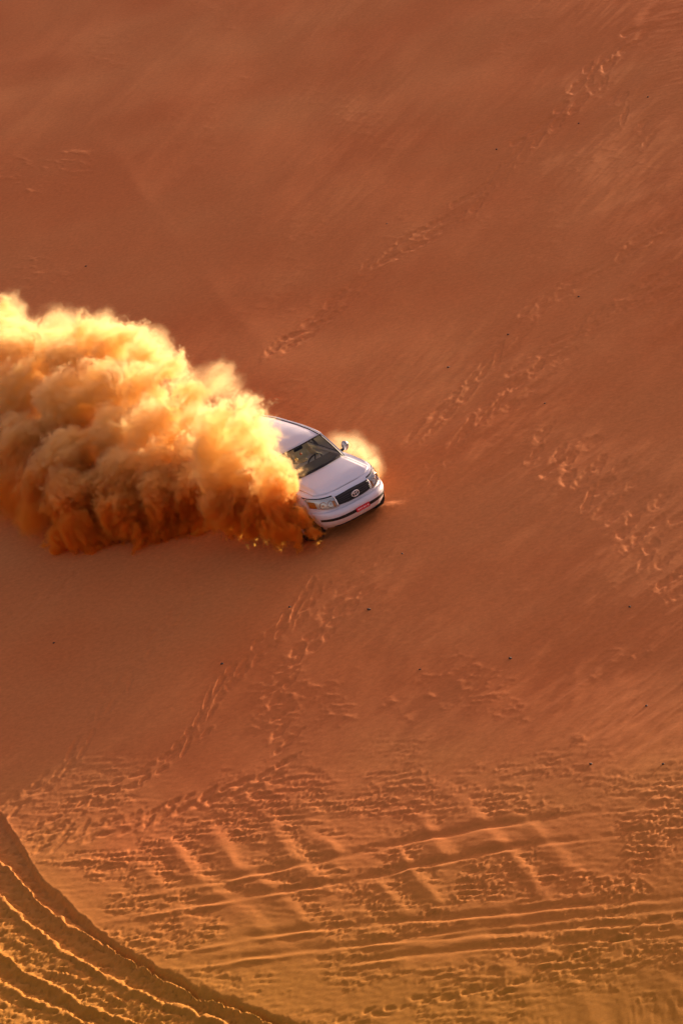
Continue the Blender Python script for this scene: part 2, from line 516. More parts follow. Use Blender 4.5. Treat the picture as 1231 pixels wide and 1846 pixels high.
PAINT = paint_mat()
MIRROR = plain('mirror_shell', (0.42, 0.41, 0.42), 0.22, 0.55, 0.4, noise=0.05)
SILVER = plain('emblem_silver', (0.86, 0.84, 0.80), 0.30, 0.35, noise=0.03)
BLACK = plain('black_plastic', (0.012, 0.010, 0.010), 0.6, noise=0.2)
RUBBER = plain('tyre_rubber', (0.014, 0.012, 0.011), 0.85, noise=0.25)
STEEL = plain('alloy', (0.55, 0.54, 0.53), 0.35, 1.0, noise=0.06)
CHROME = plain('chrome', (0.80, 0.79, 0.77), 0.12, 1.0, noise=0.02)
SEATM = plain('seat_fabric', (0.44, 0.40, 0.27), 0.85, noise=0.15)
DASHM = plain('dashboard_plastic', (0.15, 0.14, 0.115), 0.7, noise=0.15)
TRIM = plain('pillar_trim', (0.30, 0.27, 0.21), 0.8, noise=0.1)
PLATER = plain('red_plate', (0.62, 0.02, 0.03), 0.45, noise=0.06)
PLATEW = plain('plate_mark', (0.80, 0.50, 0.50), 0.5, noise=0.06)
AMBER = plain('amber_lens', (0.75, 0.26, 0.04), 0.25, noise=0.08)
REDL = plain('red_lens', (0.50, 0.02, 0.02), 0.25, noise=0.08)
YEL = plain('yellow_ornament', (0.85, 0.48, 0.03), 0.5, noise=0.05)
ORA = plain('orange_ornament', (0.70, 0.20, 0.05), 0.5, noise=0.05)
ROBE = plain('cream_cloth', (0.72, 0.66, 0.42), 0.9, noise=0.05)
SKIN = plain('skin', (0.30, 0.16, 0.09), 0.6, noise=0.05)


def glass_mat(name, tint, refl=0.09):
    m = bpy.data.materials.new(name)
    m.use_nodes = True
    n, l = m.node_tree.nodes, m.node_tree.links
    n.clear()
    o = n.new('ShaderNodeOutputMaterial')
    t = n.new('ShaderNodeBsdfTransparent'); t.inputs[0].default_value = (*tint, 1)
    g = n.new('ShaderNodeBsdfGlossy'); g.inputs['Roughness'].default_value = 0.04
    f = n.new('ShaderNodeFresnel'); f.inputs[0].default_value = 1.5
    mx = n.new('ShaderNodeMixShader')
    tc = n.new('ShaderNodeTexCoord'); ns = n.new('ShaderNodeTexNoise'); ns.inputs['Scale'].default_value = 3
    bp = n.new('ShaderNodeBump'); bp.inputs['Strength'].default_value = 0.02
    l.new(tc.outputs['Object'], ns.inputs['Vector']); l.new(ns.outputs[0], bp.inputs['Height']); l.new(bp.outputs[0], g.inputs['Normal'])
    l.new(f.outputs[0], mx.inputs[0]); l.new(t.outputs[0], mx.inputs[1]); l.new(g.outputs[0], mx.inputs[2])
    l.new(mx.outputs[0], o.inputs[0])
    return m


GLASS = glass_mat('clear_glass', (0.93, 0.93, 0.84))
DARKG = glass_mat('side_glass', (0.62, 0.61, 0.56))
LENS = glass_mat('lamp_glass', (0.90, 0.90, 0.88))

car = bpy.data.objects.new('off_road_car', None)
COL.objects.link(car)
tag(car, 'white off-road car tilting nose down on the sandy dune beside its dust cloud', 'car')
Mc = Matrix.Identity(4)
for i in range(3):
    for j in range(3):
        Mc[i][j] = R_W[i, j]
SINK = -0.05
for i in range(3):
    Mc[i][3] = R_W[i, 2] * SINK
car.matrix_world = Mc

ZL = [.38, .42, .50, .58, .66, .73, .775, .80, .83, .90, .98, 1.04, 1.075, 1.10]
FX = [2.20, 2.27, 2.335, 2.365, 2.375, 2.365, 2.335, 2.29, 2.27, 2.255, 2.225, 2.185, 2.14, 2.08]
WZ = [.86, .90, .945, .965, .972, .980, .985, .987, .988, .988, .980, .968, .952, .925]


def f_of(z): return float(np.interp(z, ZL, FX))
def w_of(z): return float(np.interp(z, ZL, WZ))
def ztop(x): return float(np.interp(x, [-2.6, -1.0, .9, 1.3, 1.7, 2.0, 2.2], [1.24, 1.23, 1.215, 1.185, 1.150, 1.115, 1.085]))


XC = 1.30
PP, QQ = 3.4, 2.6


def xfront(y, z, off=0.0):
    w, f = w_of(z) + off, f_of(z) + off
    a = min(abs(y) / w, 0.999)
    return XC + (f - XC) * (1 - a ** PP) ** (1 / QQ)


def lift(x, zn):
    return (ztop(x) - 1.10) * float(sstep((zn - 0.80) / 0.30))


def outline(zn, off=0.0, nf=22, ns=12, nr=10):
    w, f = w_of(zn) + off, f_of(zn) + off
    pts = []
    for k in range(nf + 1):
        th = math.pi / 2 * k / nf
        pts.append((XC + (f - XC) * (math.cos(th) ** 2) ** (1 / QQ), w * math.sin(th) ** (2 / PP)))
    xr, xcr = -2.46 - 0.10 * math.exp(-((zn - .6) / .25) ** 2) - off, -2.05
    for k in range(1, ns):
        pts.append((XC + (xcr - XC) * k / ns, w))
    for k in range(nr + 1):
        th = math.pi / 2 * (1 - k / nr)
        pts.append((xcr + (xr - xcr) * (math.cos(th) ** 2) ** (1 / 3.0), w * math.sin(th) ** (2 / 4.0)))
    return pts


def surf(x, y):
    a = abs(y)
    z = ztop(x) + 0.050 * (1 - min(1, (a / .93)) ** 2)
    z += 0.034 * float(sstep((0.72 - a) / 0.07)) * float(sstep((2.02 - x) / 0.4))
    z -= 0.045 * float(sstep((x - 1.80) / 0.33))
    return z


def ring_mesh(levels, off, name, mat, top=True):
    verts, faces = [], []
    rings = []
    for zn in levels:
        h = outline(zn, off)
        full = h + [(x, -y) for x, y in reversed(h[1:-1])]
        rings.append(len(verts))
        for x, y in full:
            verts.append((x, y, zn + lift(x, zn)))
        n = len(full)
    if top:                                                         # shoulder and fender tops, then a sunk deck under the hood
        h = outline(levels[-1], off)
        full = h + [(x, -y) for x, y in reversed(h[1:-1])]
        for sc, dx, dz in ((.95, .012, 0.0), (.86, .030, 0.0), (.855, .034, -.05)):
            rings.append(len(verts))
            for x, y in full:
                wgt = float(sstep((x - 1.5) / 0.6))
                y2 = y * sc
                x2 = x if x < XC + .02 else min(x, xfront(y2, 1.10)) - dx * wgt
                zz = surf(x2, y2) if x2 > 0.8 else ztop(x2) + 0.012
                verts.append((x2, y2, zz + dz - (0.006 if sc > .94 else 0)))
    for a, b in zip(rings[:-1], rings[1:]):
        for k in range(n):
            faces.append((a + k, a + (k + 1) % n, b + (k + 1) % n, b + k))
    faces.append(tuple(range(rings[0], rings[0] + n)))
    faces.append(tuple(range(rings[-1], rings[-1] + n)))
    return mesh_obj(name, verts, faces, mat, car, angle=38)


def grid_patch(fn, nu, nv, name, mat, parent, thick=0.0, angle=35):
    """sheet of quads fn(u, v) -> xyz, u and v in 0..1; solidified when thick"""
    verts = [fn(i / nu, j / nv) for j in range(nv + 1) for i in range(nu + 1)]
    faces = [(j * (nu + 1) + i, j * (nu + 1) + i + 1, (j + 1) * (nu + 1) + i + 1, (j + 1) * (nu + 1) + i) for j in range(nv) for i in range(nu)]
    o = mesh_obj(name, verts, faces, mat, parent, angle=angle)
    if thick:
        md = o.modifiers.new('thickness', 'SOLIDIFY')
        md.thickness = thick
        md.offset = 0
    return o


def box(name, c, s, mat, parent, rot=None, bev=0.01):
    bm = bmesh.new()
    bmesh.ops.create_cube(bm, size=1)
    for v in bm.verts:
        v.co = Vector((v.co.x * s[0], v.co.y * s[1], v.co.z * s[2]))
    if bev:
        bmesh.ops.bevel(bm, geom=bm.edges[:], offset=min(bev, min(s) * .4), segments=2, affect='EDGES')
    if rot is not None:
        bm.transform(rot.to_4x4())
    bm.transform(Matrix.Translation(c))
    m_ = bpy.data.meshes.new(name)
    bm.to_mesh(m_)
    bm.free()
    m_.shade_smooth(); m_.set_sharp_from_angle(angle=rad(40))
    m_.materials.append(mat)
    o = bpy.data.objects.new(name, m_)
    COL.objects.link(o)
    o.parent = parent
    return o


def lathe(prof, n, name, mat, parent, loc=(0, 0, 0), axis_='y', close=False):
    """prof: (radius, along) pairs; the axis is the car's y"""
    verts, faces = [], []
    for r, a in prof:
        for k in range(n):
            t = 2 * math.pi * k / n
            verts.append((r * math.cos(t) + loc[0], a + loc[1], r * math.sin(t) + loc[2]))
    m_ = len(prof)
    for i in range(m_ - 1 + (1 if close else 0)):
        j = (i + 1) % m_
        for k in range(n):
            faces.append((i * n + k, i * n + (k + 1) % n, j * n + (k + 1) % n, j * n + k))
    if not close:
        faces.append(tuple(range(n)))
        faces.append(tuple(range((m_ - 1) * n, m_ * n)))
    return mesh_obj(name, verts, faces, mat, parent, angle=40)


def tube(pts, r, name, mat, parent, n=8):
    pts = [Vector(p) for p in pts]
    verts, faces = [], []
    for i, p in enumerate(pts):
        t = (pts[min(i + 1, len(pts) - 1)] - pts[max(i - 1, 0)]).normalized()
        a = t.orthogonal().normalized() if i == 0 else (a - t * a.dot(t)).normalized()
        b = t.cross(a)
        for k in range(n):
            th = 2 * math.pi * k / n
            verts.append(p + (a * math.cos(th) + b * math.sin(th)) * r)
    for i in range(len(pts) - 1):
        for k in range(n):
            faces.append((i * n + k, i * n + (k + 1) % n, (i + 1) * n + (k + 1) % n, (i + 1) * n + k))
    faces.append(tuple(range(n)))
    faces.append(tuple(range((len(pts) - 1) * n, len(pts) * n)))
    return mesh_obj(name, verts, faces, mat, parent)


# --- shell with wheel arches
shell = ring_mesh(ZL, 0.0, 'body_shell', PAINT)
cut_bm = bmesh.new()
AX = (1.425, -1.425)
for ax in AX:
    for sgn in (1, -1):
        mt = Matrix.Translation((ax, sgn * 0.86, 0.40)) @ Matrix.Rotation(rad(90), 4, 'X')
        bmesh.ops.create_cone(cut_bm, cap_ends=True, segments=40, radius1=0.475, radius2=0.475, depth=0.62, matrix=mt)
cm = bpy.data.meshes.new('arch_cut')
cut_bm.to_mesh(cm); cut_bm.free()
co = bpy.data.objects.new('arch_cut', cm)
COL.objects.link(co)
co.parent = car
bo = shell.modifiers.new('arches', 'BOOLEAN')
bo.operation = 'DIFFERENCE'; bo.solver = 'EXACT'; bo.object = co
bpy.context.view_layer.update()
dg = bpy.context.evaluated_depsgraph_get()
nm = bpy.data.meshes.new_from_object(shell.evaluated_get(dg))
shell.modifiers.clear()
shell.data = nm
nm.shade_smooth(); nm.set_sharp_from_angle(angle=rad(38))
nm.materials.clear(); nm.materials.append(PAINT); nm.materials.append(BLACK)
cyl = [(ax, sg) for ax in AX for sg in (1, -1)]
for p in nm.polygons:
    c = p.center
    p.material_index = 0
    for ax, sg in cyl:
        if math.hypot(c.x - ax, c.z - .40) < 0.476 and .5 < c.y * sg < 0.97 and abs(p.normal.y) < .5 or (math.hypot(c.x - ax, c.z - .40) < .47 and abs(c.y) < .6 and c.z > .41):
            p.material_index = 1
    if p.normal.z < -0.9:
        p.material_index = 1
bpy.data.objects.remove(co)
for ax in AX:                                                       # arch flares
    for sgn in (1, -1):
        def flare(u, v, ax=ax, sgn=sgn):
            t = rad(-8 + 196 * u)
            r = .472 + .055 * v
            z = .40 + r * math.sin(t)
            x = ax + r * math.cos(t)
            w = w_of(min(max(z, .38), 1.1))
            if x > XC: w = w * (max(0.02, 1 - ((x - XC) / (f_of(min(max(z, .38), 1.1)) - XC)) ** QQ)) ** (1 / PP)
            return (x, sgn * (w + .012 - .02 * v * v), z)
        grid_patch(flare, 26, 2, 'arch_flare', PAINT, car, 0.012)


# --- hood
def hood_fn(u, v):
    y = (v * 2 - 1) * 0.785
    xf = xfront(y, 1.10) - .040
    x0 = 0.93 + 0.13 * (1 - (y / .8) ** 2)
    x = x0 + (xf - x0) * u
    return (x, y, surf(x, y) + .004)


hood = grid_patch(hood_fn, 20, 48, 'hood', PAINT, car, 0.012, angle=60)


# --- front: bumper skin, intake, plate, grille, lamps
def yz_patch(ylo, yhi, zlo, zhi, off, name, mat, parent, nu=24, nv=5, thick=0.012):
    def fn(u, v):
        y = ylo + (yhi - ylo) * u
        zl = zlo(y) if callable(zlo) else zlo
        zh = zhi(y) if callable(zhi) else zhi
        z = zl + (zh - zl) * v
        x = xfront(y, z) + off
        return (x, y, z + lift(x, z))
    return grid_patch(fn, nu, nv, name, mat, parent, thick)


def bump_fn(u, v):
    th = rad(55 + 10 * max(0, (v - .3) / .7)) * (u * 2 - 1)
    z = .365 + (.795 - .365) * v
    off = 0.016 + 0.016 * math.sin(math.pi * min(1, max(0, (v - .55) / .45)))
    w, f = w_of(z) + off, f_of(z) + off
    s = math.sin(abs(th)) ** (2 / PP) * (1 if th >= 0 else -1)
    return (XC + (f - XC) * (math.cos(th) ** 2) ** (1 / QQ), w * s, z)


bumper = grid_patch(bump_fn, 64, 14, 'front_bumper', PAINT, car, 0.014, angle=50)
def intake_fn(u, v):
    th = rad(53) * (u * 2 - 1)
    z = .575 + .02 * abs(u * 2 - 1) ** 2 + .088 * v
    w, f = w_of(z) + .024, f_of(z) + .024
    return (XC + (f - XC) * (math.cos(th) ** 2) ** (1 / QQ), w * math.sin(abs(th)) ** (2 / PP) * (1 if th >= 0 else -1), z)


grid_patch(intake_fn, 48, 3, 'lower_intake', BLACK, bumper, .02)
yz_patch(-.62, .62, .375, .415, .02, 'skid_plate', BLACK, bumper, 16, 2, .03)
plate = box('licence_plate', Vector((2.424, 0.03, .622)), (.018, .37, .098), PLATER, car, Matrix.Rotation(rad(-6), 3, 'Y'), .004)
for k, (py_, w_, h_) in enumerate(((.155, .045, .06), (.085, .03, .05), (.03, .05, .06), (-.035, .03, .062), (-.09, .045, .055), (-.15, .05, .06))):
    box('plate_mark', Vector((2.4345, .03 + py_ * .86, .623)), (.004, w_ * .8, h_ * .5), PLATEW, plate, Matrix.Rotation(rad(-6), 3, 'Y') @ Matrix.Rotation(rad(12 * (-1) ** k), 3, 'X'), .001)

gz0 = lambda y: .835 + .03 * (abs(y) / .45) ** 2
gz1 = lambda y: 1.062 - .012 * (abs(y) / .45) ** 2
grille = yz_patch(-.455, .455, gz0, gz1, .010, 'grille', BLACK, car, 22, 5, .02)
for k in range(5):
    a = (k + .5) / 5
    yz_patch(-.44, .44, lambda y, a=a: gz0(y) + (gz1(y) - gz0(y)) * (a - .035), lambda y, a=a: gz0(y) + (gz1(y) - gz0(y)) * (a + .035), .030, 'grille_slat', plain('grille_slat_%d' % k, (.040, .032, .028), .5, noise=.1) if k == 0 else bpy.data.materials['grille_slat_0'], grille, 22, 1, .02)
for sgn in (1, -1):
    yz_patch(sgn * .455, sgn * .475, .84, 1.06, .022, 'grille_frame', CHROME, grille, 2, 6, .025)


def ellipse_ring(cy, cz, ry, rz, tr, x, name, parent):
    pts = [(x, cy + ry * math.cos(t), cz + rz * math.sin(t)) for t in np.linspace(0, 2 * math.pi, 33)]
    return tube(pts, tr, name, SILVER, parent, 6)


emblem = bpy.data.objects.new('emblem', None)
COL.objects.link(emblem)
emblem.parent = grille
ellipse_ring(0, .955, .098, .066, .011, 2.315, 'emblem_ring', grille)
ellipse_ring(0, .955, .034, .062, .008, 2.317, 'emblem_ring', grille)
ellipse_ring(0, .990, .066, .028, .008, 2.318, 'emblem_ring', grille)
bpy.data.objects.remove(emblem)

for sgn in (1, -1):
    hz0 = lambda y: .838 + .065 * float(sstep((abs(y) - .50) / .45)) - .012 * math.sin(min(1, (abs(y) - .48) / .44) * math.pi)
    hz1 = lambda y: 1.068 - .004 * (abs(y) - .48)
    a, b = sgn * .485, sgn * .935
    lamp = yz_patch(a, b, hz0, hz1, .006, 'headlight', SILVER, car, 26, 6, .012)
    # reflector bowls and lamps
    for (yy, zz, rr) in ((.60, .945, .072), (.745, .945, .080)):
        x = xfront(yy, zz) + .012
        prof = [(.004, -.030), (rr * .5, -.024), (rr * .85, -.006), (rr, .010), (rr * 1.08, .010), (rr * 1.08, -.03)]
        nrm = Vector((1, sgn * (.35 if yy < .7 else .62), .15)).normalized()
        o = lathe(prof, 20, 'reflector', CHROME, lamp)
        q2 = Vector((0, 1, 0)).rotation_difference(nrm)
        o.data.transform(Matrix.Translation((x + .004, sgn * yy, zz)) @ q2.to_matrix().to_4x4())
        o2 = lathe([(.001, -.02), (.018, -.015), (.018, .006), (.001, .012)], 12, 'bulb', AMBER if yy > .7 else STEEL, lamp)
        o2.data.transform(Matrix.Translation((x + .004, sgn * yy, zz)) @ q2.to_matrix().to_4x4())
    yz_patch(sgn * .85, sgn * .925, lambda y: .90, lambda y: 1.02, .016, 'turn_signal', AMBER, lamp, 8, 3, .01)
    yz_patch(sgn * .50, sgn * .56, lambda y: .86, lambda y: 1.00, .016, 'side_marker', AMBER, lamp, 4, 3, .01)
    yz_patch(sgn * .50, sgn * .90, lambda y: hz0(y) + .004, lambda y: hz0(y) + .03, .014, 'lamp_trim', STEEL, lamp, 16, 1, .008)
    yz_patch(a, b, hz0, hz1, .036, 'lens', LENS, lamp, 26, 6, .0)
    yz_patch(a, b, lambda y: hz1(y), lambda y: hz1(y) + .014, .012, 'lamp_seal', BLACK, lamp, 26, 1, .012)

# --- windscreen and roof
def wind(u, v, off=0.0):
    s = u * 2 - 1
    y = s * (.775 + (.635 - .775) * v)
    xb, xt = .905 + .14 * (1 - s * s), .375 + .10 * (1 - s * s)
    zb, zt = 1.235 + .045 * (1 - s * s), 1.738 + .030 * (1 - s * s)
    bow = .035 * math.sin(math.pi * v)
    return (xb + (xt - xb) * v + bow * .6 + off * .66, y, zb + (zt - zb) * v + bow * .5 + off * .75)


def sub(fn, u0, u1, v0, v1, off=0.0):
    return lambda u, v: fn(u0 + (u1 - u0) * u, v0 + (v1 - v0) * v, off)


screen = grid_patch(sub(wind, .02, .98, .03, .975), 16, 10, 'windscreen', GLASS, car, 0.0)
for nm_, a in (('bottom', (0, 1, -.03, .085)), ('top', (0, 1, .965, 1.0)), ('side', (0, .03, 0, 1)), ('side', (.97, 1, 0, 1))):
    grid_patch(sub(wind, *a, .006), 16 if a[1] - a[0] > .5 else 2, 2 if a[3] - a[2] < .5 else 10, 'windscreen_seal', BLACK, screen, .010)
for sy in (.10, -.42):
    tube([wind(.5 + sy * .5, .03, .03), wind(.5 + sy * .5 + .12, .055, .022), wind(.5 + sy * .5 + .30, .075, .018)], .010, 'wiper', BLACK, car, 6)


def zrail(x): return float(np.interp(x, [-2.3, -2.05, -1.4, -.4, .1, .38], [1.66, 1.735, 1.80, 1.81, 1.785, 1.745]))


def roof_fn(u, v, off=0.0):
    s = v * 2 - 1
    xf = .375 + .10 * (1 - s * s)
    xr = -2.22 - .05 * (1 - s * s)
    x = xf + (xr - xf) * u
    e = abs(s)
    z = zrail(x) + .072 * (1 - e ** 3.0) * min(1.0, .42 + 1.6 * min(u, 1 - u) * 4) - .0
    return (x, s * .655, z + off)


roof = grid_patch(roof_fn, 30, 36, 'roof', PAINT, car, .02, angle=60)
for sgn in (1, -1):
    tube([roof_fn(k / 24, .5 + sgn * .452)[:2] + (roof_fn(k / 24, .5 + sgn * .452)[2] + .010,) for k in range(25)], .016, 'roof_moulding', BLACK, car, 6)
    tube([(roof_fn(k / 24, .5 + sgn * .5)[0], sgn * .668, roof_fn(k / 24, .5 + sgn * .5)[2] - .012) for k in range(25)], .028, 'cant_rail', PAINT, car, 10)


def side(u, v, sgn, off=0.0):
    xb, xt = .905 + (-2.42 - .905) * u, .375 + (-2.20 - .375) * u
    x = xb + (xt - xb) * v
    y = .872 + (.655 - .872) * v + .02 * math.sin(math.pi * v)
    zb = ztop(xb) + .012
    z = zb + (zrail(xt) - zb) * v
    if u > .9: y -= .05 * (u - .9) / .1
    if u < .1: y -= (.872 - .785) * (1 - v) * (1 - u / .1) ** 2 * .9
    return (x, sgn * (y + off), z)


for sgn in (1, -1):
    S = lambda u0, u1, v0, v1, off: (lambda u, v: side(u0 + (u1 - u0) * u, v0 + (v1 - v0) * v, sgn, off))
    grid_patch(S(0, .05, 0, 1, .006), 3, 10, 'front_pillar', PAINT, car, .03)
    grid_patch(S(.335, .375, 0, 1, -.004), 3, 8, 'middle_pillar', BLACK, car, .03)
    grid_patch(S(.62, .66, 0, 1, -.004), 3, 8, 'rear_pillar', BLACK, car, .03)
    grid_patch(S(.90, 1.0, 0, 1, .0), 4, 8, 'tail_pillar', PAINT, car, .03)
    grid_patch(S(0, 1, .90, 1.02, .004), 24, 2, 'window_rail', PAINT, car, .03)
    grid_patch(S(0, 1, -.05, .05, .004), 24, 2, 'window_sill', BLACK, car, .02)
    for a in ((.05, .335), (.375, .62), (.66, .90)):
        grid_patch(S(a[0], a[1], .05, .90, -.012), 8, 6, 'side_window', DARKG, car, 0)
    # doors: raised skins with gaps round them, handle
    for (xa, xb) in ((.88, -.20), (-.22, -1.14)):
        def door_fn(u, v, xa=xa, xb=xb, sgn=sgn):
            z = .50 + (1.19 - .50) * v
            x = xa + (xb - xa) * u
            if xb < -1 and z < .9:
                lim = -1.425 + math.sqrt(max(0, .54 ** 2 - (z - .40) ** 2))
                x = xa + (max(xb, lim) - xa) * u
            return (x, sgn * (w_of(min(z, 1.1)) + .008 - max(0, z - 1.08) * .45), z)
        d_ = grid_patch(door_fn, 10, 12, 'door', PAINT, car, .012)
        box('door_handle', Vector((xb + .16, sgn * 1.012, 1.03)), (.20, .03, .035), PAINT, d_, None, .012)
    grid_patch(lambda u, v, sgn=sgn: (.86 - 1.72 * u, sgn * (.93 + .06 * v - .02 * v * v), .36 + .06 * v), 8, 2, 'side_step', BLACK, car, .03)
    # mirror
    mz = 1.305
    bmm = bmesh.new()
    bmesh.ops.create_uvsphere(bmm, u_segments=20, v_segments=12, radius=1)
    for v in bmm.verts:
        c = v.co
        v.co = Vector(((.075 * c.x + (.015 if c.x > 0 else .0)), .085 * c.y, .115 * c.z * (1 - .12 * c.y * sgn)))
        if v.co.x < -.03: v.co.x = -.03
    bmm.transform(Matrix.Translation((.60, sgn * 1.055, mz)))
    m_ = bpy.data.meshes.new('mirror'); bmm.to_mesh(m_); bmm.free(); m_.shade_smooth(); m_.materials.append(MIRROR)
    mo = bpy.data.objects.new('mirror', m_); COL.objects.link(mo); mo.parent = car
    lathe([(.001, -.004), (.075, -.004), (.075, .004), (.001, .004)], 20, 'mirror_glass', CHROME, mo).data.transform(Matrix.Translation((.567, sgn * 1.055, mz)) @ Matrix.Rotation(rad(90), 4, 'Z'))
    box('mirror_arm', Vector((.61, sgn * .93, 1.235)), (.07, .22, .05), BLACK, mo, Matrix.Rotation(rad(14 * sgn), 3, 'X'), .015)
    # rear lamps
    grid_patch(lambda u, v, sgn=sgn: (-2.28 - .19 * u - .02 * math.sin(v * 3.14), sgn * (.975 - .30 * u * u), .88 + .34 * v), 8, 6, 'tail_light', REDL, car, .03)

grid_patch(lambda u, v: (-2.47 + .28 * v, (u * 2 - 1) * (.78 - .16 * v), 1.24 + .46 * v), 8, 6, 'rear_window', DARKG, car, .0)
grid_patch(lambda u, v: (-2.50 + .03 * v, (u * 2 - 1) * .70, .78 + .44 * v), 8, 4, 'tailgate', PAINT, car, .03)
grid_patch(lambda u, v: (-2.60 + .16 * (abs(u * 2 - 1)) ** 4 + .02 * v, (u * 2 - 1) * .96, .42 + .33 * v), 20, 4, 'rear_bumper', PAINT, car, .03)
grid_patch(lambda u, v: (-2.20 - .16 * u, (v * 2 - 1) * .60, 1.755 - .035 * u - .03 * abs(v * 2 - 1) ** 3), 2, 8, 'rear_spoiler', PAINT, car, .03)

# --- cabin
box('dashboard', Vector((.62, 0, 1.13)), (.50, 1.56, .22), DASHM, car, Matrix.Rotation(rad(6), 3, 'Y'), .05)
box('cabin_floor', Vector((-.8, 0, .62)), (2.9, 1.56, .05), DASHM, car, None, .01)
box('headlining', Vector((-.9, 0, 1.765)), (2.2, 1.12, .02), TRIM, car, None, .005)
st = [(math.cos(t) * .19, math.sin(t) * .19) for t in np.linspace(0, 2 * math.pi, 25)]
wheelrot = Matrix.Rotation(rad(-62), 3, 'Y')
stw = tube([Vector((.30, .38, 1.19)) + wheelrot @ Vector((a, b, 0)) for a, b in st], .016, 'steering_wheel', BLACK, car, 8)
tube([(.60, .38, 1.08), (.33, .38, 1.18)], .035, 'steering_column', BLACK, stw, 8)
for a in (0, 120, 240):
    tube([Vector((.31, .38, 1.185)), Vector((.30, .38, 1.19)) + wheelrot @ Vector((math.cos(rad(a)) * .19, math.sin(rad(a)) * .19, 0))], .014, 'steering_spoke', BLACK, stw, 6)
for (sx, sy) in ((-.30, .38), (-.30, -.38), (-1.25, .40), (-1.25, -.40)):
    se = box('seat', Vector((sx + .12, sy, .84)), (.52, .52, .16), SEATM, car, Matrix.Rotation(rad(-6), 3, 'Y'), .05)
    box('seat_back', Vector((sx - .20, sy, 1.16)), (.15, .50, .62), SEATM, se, Matrix.Rotation(rad(-14), 3, 'Y'), .06)
    box('headrest', Vector((sx - .29, sy, 1.54)), (.09, .27, .17), SEATM, se, Matrix.Rotation(rad(-10), 3, 'Y'), .04)
box('rear_view_mirror', Vector((.38, 0, 1.66)), (.03, .24, .07), BLACK, car, None, .012)

# --- wheels
tyre_prof = [(.275, -.115), (.30, -.128), (.345, -.135), (.378, -.120), (.390, -.085), (.392, 0), (.390, .085), (.378, .120), (.345, .135), (.30, .128), (.275, .115)]
rim_prof = [(.278, -.11), (.278, .11), (.262, .112), (.25, .08), (.235, .045), (.235, -.08)]
first = None
for ax in AX:
    for sgn in (1, -1):
        w_e = bpy.data.objects.new('wheel', None)
        COL.objects.link(w_e)
        w_e.parent = car
        w_e.location = (ax, sgn * .835, .388)
        w_e.rotation_euler = (0, 0, (0 if sgn > 0 else math.pi) + (rad(7) if ax > 0 else 0))
        if first is None:
            parts = [lathe(tyre_prof, 48, 'tyre', RUBBER, w_e, close=True)]
            bm = bmesh.new()
            for k in range(56):                                      # tread blocks, one mesh
                for row, yy in enumerate((-.088, -.030, .030, .088)):
                    t = 2 * math.pi * (k + .5 * (row % 2)) / 56
                    r = bmesh.ops.create_cube(bm, size=1)
                    bmesh.ops.transform(bm, verts=r['verts'], matrix=Matrix.Translation((math.cos(t) * .391, yy, math.sin(t) * .391)) @ Matrix.Rotation(-t, 4, 'Y') @ Matrix.Diagonal((.018, .046, .030, 1)))
            tm = bpy.data.meshes.new('tread'); bm.to_mesh(tm); bm.free(); tm.materials.append(RUBBER)
            to = bpy.data.objects.new('tread', tm); COL.objects.link(to); to.parent = w_e
            parts.append(to)
            parts.append(lathe(rim_prof, 40, 'rim', STEEL, w_e, close=True))
            parts.append(lathe([(.001, .085), (.055, .083), (.065, .06), (.075, .02), (.075, -.03), (.001, -.03)], 20, 'hub', STEEL, w_e))
            for k in range(6):
                t = 2 * math.pi * k / 6
                parts.append(box('spoke', Vector((.15 * math.cos(t), .055, .15 * math.sin(t))), (.20, .035, .062), STEEL, w_e, Matrix.Rotation(-t, 3, 'Y'), .01))
            parts.append(lathe([(.001, -.06), (.17, -.06), (.17, -.035), (.001, -.035)], 24, 'brake_disc', STEEL, w_e))
            first = parts
        else:
            for p_ in first:
                c_ = p_.copy()
                COL.objects.link(c_)
                c_.parent = w_e
box('underbody', Vector((0, 0, .35)), (3.9, 1.15, .16), BLACK, car, None, .03)
box('floor_pan', Vector((0, 0, .315)), (1.86, 1.62, .14), BLACK, car, None, .02)  # hidden car floor, added to block sunlight passing underneath
for ax in AX:
    tube([(ax, -.72, .36), (ax, .72, .36)], .05, 'axle', BLACK, car, 8)

# the driver, at the wheel behind the windscreen
def skinned(name, joints, links, mat, root=0):
    m_ = bpy.data.meshes.new(name)
    m_.from_pydata([j[:3] for j in joints], links, [])
    o = bpy.data.objects.new(name, m_)
    COL.objects.link(o)
    o.modifiers.new('skin', 'SKIN')
    sv = m_.skin_vertices
    if not sv:
        bm_ = bmesh.new(); bm_.from_mesh(m_); bm_.verts.layers.skin.verify(); bm_.to_mesh(m_); bm_.free()
        sv = m_.skin_vertices
    for k, j in enumerate(joints):
        sv[0].data[k].radius = (j[3], j[4] if len(j) > 4 else j[3])
        sv[0].data[k].use_root = (k == root)
    md = o.modifiers.new('round', 'SUBSURF'); md.levels = 2; md.render_levels = 2
    m_.materials.append(mat)
    return o


